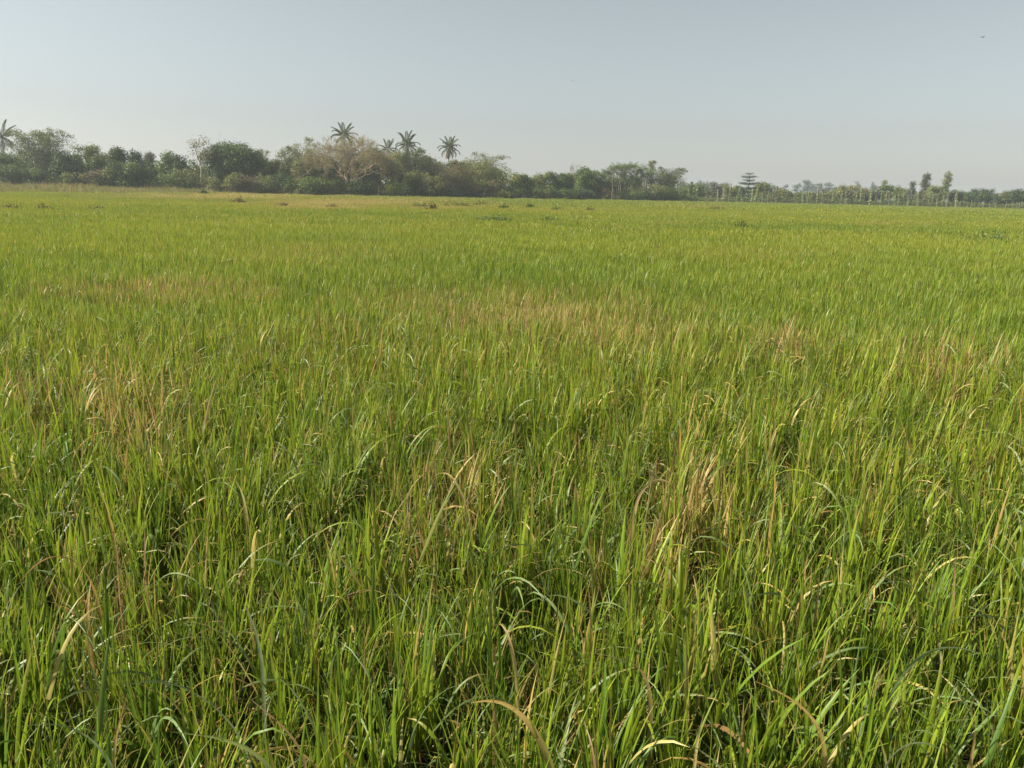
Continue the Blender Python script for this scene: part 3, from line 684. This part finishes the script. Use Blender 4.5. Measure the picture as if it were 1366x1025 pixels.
for i, (px, wp, yt, c1, lb) in enumerate([(1272, 22, 252, BLUEG, 'dark pointed tree right after the tall pair'), (1287, 26, 254, DKG, 'dark low tree behind the first fence posts'),
        (1303, 24, 251, BLUEG, 'rounded dark tree behind the fence posts'), (1317, 22, 252, BLUEG, 'broad dark tree with a double top behind the fence posts'), (1334, 24, 256, OLIVE, 'lighter gap tree in the dark row behind the fence posts'),
        (1347, 26, 253, BLUEG, 'bluish dark tree near the last fence posts'), (1365, 30, 251, DKG, 'last dark tree of the row behind the fence posts'), (1392, 34, 252, BLUEG, 'dark tree continuing the row past the last fence posts')]):
    T('tree', 'broadleaf_tree', lb, 'tree', px, wp, yt, 14 + (i % 3) * 5, col=c1, second=DKG, base=.1, leaf=.42, nclump=16, shape='cone' if i == 0 else 'round')
# distant trees in the haze
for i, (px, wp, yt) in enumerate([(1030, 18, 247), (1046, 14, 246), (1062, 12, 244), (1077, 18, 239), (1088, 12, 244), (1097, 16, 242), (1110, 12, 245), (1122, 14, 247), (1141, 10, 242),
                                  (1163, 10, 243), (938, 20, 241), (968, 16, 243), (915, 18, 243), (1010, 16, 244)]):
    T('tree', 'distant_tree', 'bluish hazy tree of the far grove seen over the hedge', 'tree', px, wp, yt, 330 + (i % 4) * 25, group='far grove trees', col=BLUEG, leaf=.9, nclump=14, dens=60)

# undergrowth between the trunks, a mass nobody could count
rng = np.random.default_rng(31); mb = MB()
pxs = rng.uniform(-90, 1450, 85000); wgt = np.interp(pxs, EX, ED)
offs = rng.uniform(3, 13, len(pxs)); D = wgt + offs
rat = np.interp(pxs, EX, ER); xx = rat * D
hmax = (1.0 + 2.6 * fbm(xx * .16, D * .1, 71)) * np.where(pxs > 910, .78, 1.0)
zz = hmax * rng.random(len(pxs)) ** .8
cols = np.array([DKG, MIDG, OLIVE, BROWN])[rng.choice(4, len(pxs), p=[.45, .28, .2, .07])] * rng.uniform(.7, 1.25, (len(pxs), 1))
mb.leaves(np.stack([xx, D, gz(xx, D) + zz], -1), rng.normal(size=(len(pxs), 3)) + np.array([0, -.3, .5]), rng.uniform(.26, .56, len(pxs)), .55, cols, rng)
k = 26000; pxs = rng.uniform(-90, 930, k); D = np.interp(pxs, EX, ED) + rng.uniform(16, 28, k); xx = np.interp(pxs, EX, ER) * D
hb = 3.6 + 3.4 * fbm(xx * .14, D * .08, 91)
cols = np.array([DKG, MIDG, OLIVE])[rng.integers(0, 3, k)] * rng.uniform(.7, 1.25, (k, 1))
mb.leaves(np.stack([xx, D, gz(xx, D) + hb * rng.random(k) ** .8], -1), rng.normal(size=(k, 3)) + np.array([0, -.3, .5]), rng.uniform(.4, .8, k), .55, cols, rng)
tag(mb.build('undergrowth', M_LEAF), 'tangled dark green undergrowth between the tree trunks along the field edge', 'undergrowth', kind='stuff')
# far woodland, one hazy mass behind everything
mb = MB(); k = 42000; pxs = rng.uniform(-60, 1450, k); D = rng.uniform(480, 620, k)
rat = np.interp(pxs, EX, ER); xx = rat * D; hm = 3.5 + 7 * fbm(xx * .03, D * .012, 81)
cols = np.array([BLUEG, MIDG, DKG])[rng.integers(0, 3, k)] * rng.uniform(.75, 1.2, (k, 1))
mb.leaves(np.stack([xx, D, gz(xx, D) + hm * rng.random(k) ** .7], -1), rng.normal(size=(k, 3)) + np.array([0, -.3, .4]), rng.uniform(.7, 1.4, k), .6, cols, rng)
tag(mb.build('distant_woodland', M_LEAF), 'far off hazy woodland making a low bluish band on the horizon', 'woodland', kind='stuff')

# ------------------------------------------------------------------ upright leafy plants of the hedge row
def column_plant(seed, col):
    rng = np.random.default_rng(seed); root = empty('upright_plant', (0, 0, 0)); H = 4.0
    sb = MB(); sb.tube(limb(rng, (0, 0, -.2), (rng.normal(0, .12), 0, H * .95), 5, .012), np.linspace(.07, .03, 5), 5); sb.build('stem', M_PALE, root, False)
    k = 170; z = H * (.12 + .88 * rng.random(k)); rr = .42 * (1 - (z / H) ** 2.5) + .10; a = rng.random(k) * 6.283
    mb = MB(); mb.leaves(np.stack([rr * np.cos(a) * rng.random(k), rr * np.sin(a) * rng.random(k), z], -1), np.stack([np.cos(a), np.sin(a), .4 + 0 * a], -1) + rng.normal(0, .4, (k, 3)),
                         .42 * rng.uniform(.6, 1.3, k), .45, jit(col, rng, k, .15), rng)
    mb.build('foliage', M_LEAF, root); return root
protos = [column_plant(1, (.20, .25, .08)), column_plant(2, (.14, .18, .06)), column_plant(3, (.24, .25, .11)), column_plant(4, (.13, .15, .06))]
used = set(); rs = np.random.default_rng(55)
LB = ['slim upright plant thick with bright leaves in the hedge row', 'slim upright plant with mid green leaves in the hedge row',
      'slim upright plant with pale yellowish leaves in the hedge row', 'slim upright plant with dull olive leaves in the hedge row']
xs_ = [900, 908, 921, 931, 944, 958, 966, 969, 974, 984, 990, 1003, 1008, 1017, 1025, 1031, 1036, 1040, 1050, 1060, 1071, 1078, 1090, 1098, 1110, 1122, 1131, 1136, 1141, 1148, 1153, 1160, 1168, 1176, 1182, 1187,
       1193, 1199, 1204, 1211, 1219, 1225, 1232, 1238, 1244, 1250, 1257, 1263, 1270, 1276, 1285]
for px in xs_:
    j = int(rs.integers(0, 4)); D = edge(px) + rs.uniform(0, 2.5); b = base_at(px, D)
    o = protos[j] if j not in used else copy_tree(protos[j]); used.add(j)
    yb = 268 + (px - 900) * .016; s = rs.uniform(.75, 1.35) * 1.1
    o.location = b; o.rotation_euler = (rs.normal(0, .04), rs.normal(0, .05), rs.random() * 6.28); o.scale = (s * rs.uniform(.8, 1.2), s * .9, s)
    tag(o, LB[j], 'plant', 'upright plants of the hedge row')

# ------------------------------------------------------------------ posts and poles
def post(px, ytop, D, r, label, name='fence_post', lean=0., group=None):
    b = base_at(px, D); H = top_z(px, ytop, D) - b.z; rng = np.random.default_rng(int(px)); mb = MB()
    pts = limb(rng, (0, 0, -.2), (lean * H, 0, H), 5, .012); mb.tube(pts, np.linspace(r, r * .75, 5), 7)
    mb.tube(np.array([pts[-1], pts[-1] + np.array([0, 0, .02])]), np.array([r * .75, .002]), 7)
    o = mb.build(name, M_POST, None, False, True); o.location = b; tag(o, label, 'post', group); return o
for px, yt, ln in [(1281, 266, .03), (1296, 265, 0), (1306, 268, .04), (1312, 266, -.03), (1320, 267, .02), (1329, 269, 0), (1342, 267, .05), (1351, 269, -.02), (1360, 268, 0)]:
    post(px, yt + 2, edge(px) + 1, .065, 'thin pale wooden fence post before the dark tree row', lean=ln, group='fence posts before the dark tree row')
post(816.5, 236, 204, .07, 'thin tall brownish pole standing before the slim palms', 'pole')
post(505, 249, 156, .07, 'short pale stake at the field edge beside the light bush', 'pole')
post(643, 250, 171, .06, 'leaning pale stick before the arching bamboo', 'pole', lean=.35)

# ------------------------------------------------------------------ weeds and clods standing in the far field
def weed(px, py, wpx, hpx, col, label, name='weed_clump', seed=0, second=None, cat='weeds'):
    z0 = .50; p = on_level(px, py, z0); D = p.y; W = wpx / F * D; H = max(hpx / F * D, .08) + .04; p.z = float(gz(p.x, p.y))
    rng = np.random.default_rng(9000 + int(px) + seed); root = empty(name, p); sb = MB(); mb = MB(); n_ = min(110, max(8, int(W * 18)))
    hh_ = H + z0
    for i in range(n_):
        x0 = rng.uniform(-.5, .5) * W; y0 = rng.normal(0, .22); h = hh_ * rng.uniform(.6, 1.05) * (1 - .5 * abs(2 * x0 / W) ** 2)
        e = np.array([x0 + rng.normal(0, .12), y0 + rng.normal(0, .1), h]); sb.tube(limb(rng, (x0, y0, -.03), e, 4, .04), np.linspace(.012, .004, 4), 3)
        k = 46; f = .45 + .55 * rng.random(k); P_ = np.array([x0, y0, 0]) + (e - np.array([x0, y0, 0])) * f[:, None] + rng.normal(0, .10, (k, 3))
        cc = col if second is None or rng.random() < .6 else second
        mb.leaves(P_, rng.normal(size=(k, 3)) + np.array([0, 0, .5]), (.085 + .0008 * D) * rng.uniform(.6, 1.3, k), .4, jit(cc, rng, k), rng)
    sb.build('stems', M_TWIG, root, False); mb.build('leaves', M_LEAF, root); return tag(root, label, cat)
DRK = (.085, .072, .036)
weed(14, 277, 30, 2.5, DRK, 'dark brown clod of weeds at the near end of the low earth ridge')
weed(57, 278, 26, 2, DRK, 'dark brown strip of weeds continuing the low earth ridge')
weed(128, 278.5, 22, 1.5, (.07, .075, .03), 'faint olive weed strip past the low earth ridge')
weed(272, 259, 12, 5, DKG, 'small dark bush at the field edge before the great dome tree')
weed(318, 270, 16, 6, (.15, .10, .045), 'reddish brown withered weed clump in the tan grass')
weed(378, 274, 24, 2, (.17, .12, .05), 'low brown weed patch beside the reddish clump', second=OLIVE)
weed(445, 276, 22, 2, (.17, .11, .05), 'low reddish weed patch before the bare spreading tree')
weed(577, 279, 16, 6, (.10, .08, .03), 'dark brown tipped weed clump in the yellow weed bed')
weed(560, 276, 30, 4, (.15, .16, .035), 'yellow green weeds at the start of the weed bed', second=OLIVE)
weed(610, 275, 44, 4, (.15, .17, .035), 'long bright yellow green weeds in the middle of the weed bed', second=YEL)
weed(641, 274, 22, 3.5, (.14, .16, .035), 'yellow green weed tuft before the arching bamboo')
weed(672, 278, 14, 5, (.06, .085, .02), 'dark green weed tuft past the yellow weed bed')
weed(705, 277, 20, 4.5, (.09, .13, .025), 'bright green weed clump standing alone past the dark tuft')
weed(742, 280, 14, 3, (.08, .10, .025), 'small olive weed tuft beyond the lone green clump')
weed(788, 281, 18, 2, (.10, .09, .03), 'faint brown weed strip before the slim palms')
weed(660, 293, 46, 2, (.075, .125, .045), 'wide bluish green weed strip lying in the rice')
weed(733, 293, 24, 1.5, (.09, .13, .03), 'short dark weed strip beside the bluish strip')
weed(988, 301, 16, 3.5, (.05, .06, .02), 'dark low weed clump before the tiered tree')
weed(1012, 302, 9, 2, (.055, .06, .02), 'tiny dark weed tuft next to the dark low clump')
weed(955, 279, 18, 2, (.10, .10, .03), 'olive weed strip far out before the hedge row')
weed(1320, 318, 70, .6, (.12, .18, .05), 'long bluish green strip of weeds before the fence posts')

# ------------------------------------------------------------------ old broad leaves that arch over the nearest plants
def rice_leaf(pts, wid, col, label, top=.64, col2=None, depth=.10, name='rice_leaf', cat='leaf', twist=.5):
    """pts: pixels from base to tip; the leaf stands where its highest point is at the crop's height"""
    hi = min(pts, key=lambda p_: p_[1]); D0 = on_level(hi[0], hi[1], top).y
    n_ = len(pts); W3 = [on_depth(a, b, D0 + depth * (i / (n_ - 1) - .5)) for i, (a, b) in enumerate(pts)]
    b0 = W3[0].copy(); b1 = W3[1]
    g0 = b0 + (b0 - b1) * .8; g0.z = float(gz(g0.x, g0.y)) - .01
    W3 = [g0] + W3
    A = np.array([list(p_) for p_ in W3])
    cl = np.concatenate([[0], np.cumsum(np.linalg.norm(np.diff(A, axis=0), axis=1))]); n_ = 34; t = np.linspace(0, 1, n_)
    C = np.stack([np.interp(t * cl[-1], cl, A[:, j]) for j in range(3)], -1)
    for _ in range(10): C[1:-1] = C[1:-1] * .5 + (C[:-2] + C[2:]) * .25
    d_ = np.gradient(C, axis=0); d_ /= np.linalg.norm(d_, axis=1)[:, None]
    dep = np.array([0, 1., .25]); s_ = np.cross(d_, dep); s_ /= np.linalg.norm(s_, axis=1)[:, None]; nn = np.cross(s_, d_)
    ph = twist * np.sin(t * 4 + hi[0]); S_ = s_ * np.cos(ph)[:, None] + nn * np.sin(ph)[:, None]; Nn = np.cross(d_, S_)
    wpx = wid * D0 / F * 1.05
    prof = (np.minimum(1, .35 + 1.8 * t) * (1 - t ** 3) ** .8 + .03)[:, None] * wpx * .5
    V = np.stack([C - S_ * prof + Nn * prof * .35, C, C + S_ * prof + Nn * prof * .35], 1).reshape(-1, 3)
    i = np.arange(n_ - 1)[:, None] * 3; j = np.arange(2)[None]; Q = np.stack([i + j, i + j + 1, i + j + 4, i + j + 3], -1).reshape(-1, 4)
    c1 = np.asarray(col); c2 = np.asarray(col2 if col2 is not None else col); rr = np.random.default_rng(int(hi[0] * 7 + hi[1]))
    f = np.clip(t + .25 * (np.array([noise2(tt * 9, hi[0], 3) for tt in t]) - .5), 0, 1)[:, None]
    cc = (c1 * (1 - f) + c2 * f) * (1 + rr.normal(0, .06, (n_, 1))); cc = np.repeat(cc, 3, 0)
    cc = cc * np.tile([1.0, 1.12, .95], n_)[:, None]
    me = mesh_np(name, V - A[0], Q, cc, None, M_HERO, True); o = link(name, me); o.location = A[0]; return tag(o, label, cat)
ST = (.44, .30, .10); STL = (.50, .38, .17); BR = (.24, .14, .07); GG = (.20, .245, .115); YG = (.20, .23, .05); BG = (.115, .21, .02); GO = (.46, .31, .06)  # GG: grey green, made paler to paint in sky light on the leaves
HL = [
 ([(738, 1018), (712, 968), (694, 944), (672, 930), (648, 929), (628, 938)], 13, YG, ST, 'broad straw yellow rice leaf bent over in a low arch, brown at the tip'),
 ([(330, 985), (300, 950), (262, 921), (232, 907), (207, 904), (168, 914)], 9, GG, GG, 'long grey green rice leaf arching over dark gaps between the stems'),
 ([(150, 1005), (122, 978), (95, 965), (60, 962), (15, 972)], 8, GG, GG, 'flat lying grey green rice leaf over a shaded hollow, tip nearly level'),
 ([(372, 1024), (345, 1000), (305, 984), (262, 979), (222, 976)], 9, GG, YG, 'grey green rice leaf bending low with a yellowish tip'),
 ([(410, 1010), (398, 985), (372, 962), (345, 942), (333, 932)], 8, GG, BR, 'grey rice leaf with a withered brown curled tip'),
 ([(132, 800), (122, 765), (104, 744), (80, 735), (52, 745), (25, 778)], 6, GO, BR, 'golden rice leaf curved in a wide arch with brown end'),
 ([(352, 925), (352, 890), (346, 860), (338, 828), (327, 808)], 8, GG, GG, 'upright dull grey green rice leaf with broad flat face'),
 ([(197, 800), (193, 770), (194, 735), (193, 705)], 8, YG, BR, 'stiff upright rice leaf turning yellow below a brown tip'),
 ([(118, 840), (116, 815), (119, 790), (122, 772)], 8, BR, ST, 'short dead brown rice leaf standing upright'),
 ([(160, 800), (158, 770), (156, 738)], 5, ST, BR, 'narrow tan rice leaf standing straight above the green'),
 ([(150, 995), (158, 965), (170, 925)], 7, BR, ST, 'dead pinkish brown leaf leaning across green stems'),
 ([(975, 1023), (940, 998), (905, 985), (866, 978)], 9, GG, GG, 'sweeping grey green rice leaf pointing low across the stems'),
 ([(1103, 985), (1085, 950), (1055, 929), (1030, 916), (1005, 908)], 8, YG, ST, 'yellow green rice leaf drooping sideways with pale end'),
 ([(1190, 915), (1210, 885), (1240, 862), (1275, 860), (1312, 873)], 7, BG, GG, 'thin green rice leaf curving in a long even arch'),
 ([(1180, 1005), (1200, 990), (1222, 984), (1248, 992), (1262, 1004)], 7, GG, GG, 'small grey green rice leaf arched close to the stems'),
 ([(1205, 985), (1245, 966), (1272, 957), (1294, 960)], 8, GG, YG, 'broad pale green rice leaf bending over at its middle'),
 ([(926, 735), (928, 690), (930, 650), (932, 618)], 7, GO, ST, 'bright golden rice leaf standing upright among withered stems'),
 ([(905, 640), (906, 605), (908, 570)], 6, GO, GO, 'golden yellow rice leaf standing upright in green rice'),
 ([(1033, 700), (1033, 660), (1034, 625)], 5, YG, GO, 'slim yellow rice leaf with golden point, upright'),
 ([(803, 1040), (804, 980), (806, 920), (808, 878)], 15, BG, BG, 'widest bright green rice leaf standing straight up'),
 ([(730, 960), (755, 930), (785, 905), (812, 885)], 9, BG, YG, 'bright green rice leaf slanting up beside the widest leaf'),
 ([(795, 1030), (792, 1000), (787, 975), (779, 962)], 8, ST, BR, 'limp dead straw leaf hanging from a bent stem'),
 ([(690, 905), (684, 870), (678, 840), (668, 820), (660, 835)], 7, GO, STL, 'tall straw leaf folded over at its top'),
 ([(870, 905), (858, 885), (840, 873), (815, 870), (795, 880)], 8, YG, BR, 'yellowing leaf bent over in a hook with brown tip'),
 ([(655, 790), (660, 780), (669, 768)], 6, YG, YG, 'short yellow green blade tip, blunt and broad'),
 ([(790, 730), (770, 715), (745, 708), (720, 706)], 6, YG, YG, 'pale yellow green leaf drooping level over the rice'),
 ([(545, 700), (540, 670), (548, 645), (566, 632)], 5, ST, STL, 'thin straw leaf hooked over like a crook'),
 ([(625, 690), (615, 655), (598, 625), (585, 632)], 5, ST, STL, 'straw stem bent over beside the hooked straw leaf'),
 ([(845, 690), (850, 660), (866, 640), (885, 634), (900, 650)], 5, BR, STL, 'withered brownish leaf looping over the withered patch'),
 ([(330, 690), (325, 655), (312, 632), (290, 640)], 5, YG, STL, 'pale straw leaf with curled top in lush green'),
 ([(1070, 790), (1072, 760), (1078, 738)], 8, BR, ST, 'crumpled brown dead leaf held above the green'),
 ([(1272, 800), (1273, 770), (1274, 740)], 6, ST, BR, 'single pale tan leaf standing up in bright green rice'),
 ([(930, 985), (934, 965), (940, 948)], 7, GO, STL, 'short yellow leaf stub with pale dry end'),
 ([(1300, 990), (1302, 965), (1300, 945)], 7, BR, ST, 'upright dead brown leaf close to broad green blades'),
 ([(848, 610), (850, 575), (850, 545)], 5, GO, ST, 'thin golden leaf rising above bright green blades'),
 ([(235, 545), (230, 515), (225, 485)], 4, GO, STL, 'slender straw leaf leaning above bluish green rice'),
 ([(165, 505), (160, 490), (155, 474)], 4, STL, STL, 'pale bleached leaf tip sticking out of the rice'),
]
for pts, wd, c1, c2, lb in HL: rice_leaf(pts, wd, c1, lb, col2=c2)
# dark seed heads of sedges rising above the rice
def sedge(px, py0, py1, label):
    p = on_level(px, py1 + 6, .52); b = Vector((p.x, p.y, float(gz(p.x, p.y)))); t0 = on_depth(px, py0, p.y)
    root = empty('sedge_stalk', b); mb = MB(); e = np.array([t0.x - b.x, 0, t0.z - b.z]); rng = np.random.default_rng(int(px))
    mb.tube(limb(rng, (0, 0, -.02), e, 5, .01), np.linspace(.004, .002, 5), 4); mb.build('stem', M_TWIG, root, False)
    hb = MB(); k = 60; f = .78 + .22 * rng.random(k); hb.leaves(e * f[:, None] + rng.normal(0, .006, (k, 3)), rng.normal(size=(k, 3)), .022, .4, jit((.05, .035, .02), rng, k), rng)
    hb.build('seed_head', M_LEAF, root); tag(root, label, 'sedge')
sedge(1305, 366, 378, 'dark upright seed head rising above plain green rice')
sedge(1228, 376, 384, 'small leaning dark seed head above the rice')

# ------------------------------------------------------------------ birds
def bird(px, py, D, label, rz):
    p = on_depth(px, py, D); root = empty('bird', p, rz); b = MB()
    b.tube(np.array([[-.10, 0, 0], [-.05, 0, .004], [.02, 0, .005], [.07, 0, .01], [.10, 0, .008]]), np.array([.004, .018, .024, .014, .003]), 7); b.build('body', M_BIRD, root, False, True)
    for s in (-1, 1):
        wv = [[.04, 0, .01], [-.03, 0, .01], [.05, s * .09, .05], [-.02, s * .09, .045], [.0, s * .19, .03], [-.03, s * .18, .028]]
        m_ = mesh_np('wing', wv + [[a, b_, c - .004] for a, b_, c in wv], [[0, 1, 3, 2], [2, 3, 5, 4], [6, 8, 9, 7], [8, 10, 11, 9]], None, None, M_BIRD); link('wing', m_, root)
    tl = mesh_np('tail', [[-.09, -.006, .002], [-.09, .006, .002], [-.17, .022, .0], [-.17, -.022, .0]], [[0, 1, 2, 3]], None, None, M_BIRD); link('tail', tl, root)
    tag(root, label, 'bird')
bird(1311, 50, 46, 'small dark bird high over the open field', .6)
bird(764, 108, 74, 'tiny dark bird flying over the slim palm stand', 2.2)

# ------------------------------------------------------------------ haze in the air
hv, hq = [], []
x0, x1, y0, y1, z0, z1 = -1530, 1530, -90, 1530, -1.2, 26
hv = [(x0, y0, z0), (x1, y0, z0), (x1, y1, z0), (x0, y1, z0), (x0, y0, z1), (x1, y0, z1), (x1, y1, z1), (x0, y1, z1)]
hq = [(0, 3, 2, 1), (4, 5, 6, 7), (0, 1, 5, 4), (1, 2, 6, 5), (2, 3, 7, 6), (3, 0, 4, 7)]
hm, t = new_mat('haze'); pv = t.nodes.new('ShaderNodeVolumePrincipled'); oo = t.nodes.new('ShaderNodeOutputMaterial')
pv.inputs['Color'].default_value = (.84, .93, 1.0, 1); pv.inputs['Density'].default_value = HAZE_DENSITY; pv.inputs['Anisotropy'].default_value = .25
t.links.new(pv.outputs[0], oo.inputs['Volume'])
hz_o = link('haze', mesh_np('haze', hv, hq, None, None, hm)); tag(hz_o, 'thin pale haze in the air over the whole field', 'haze', kind='stuff')
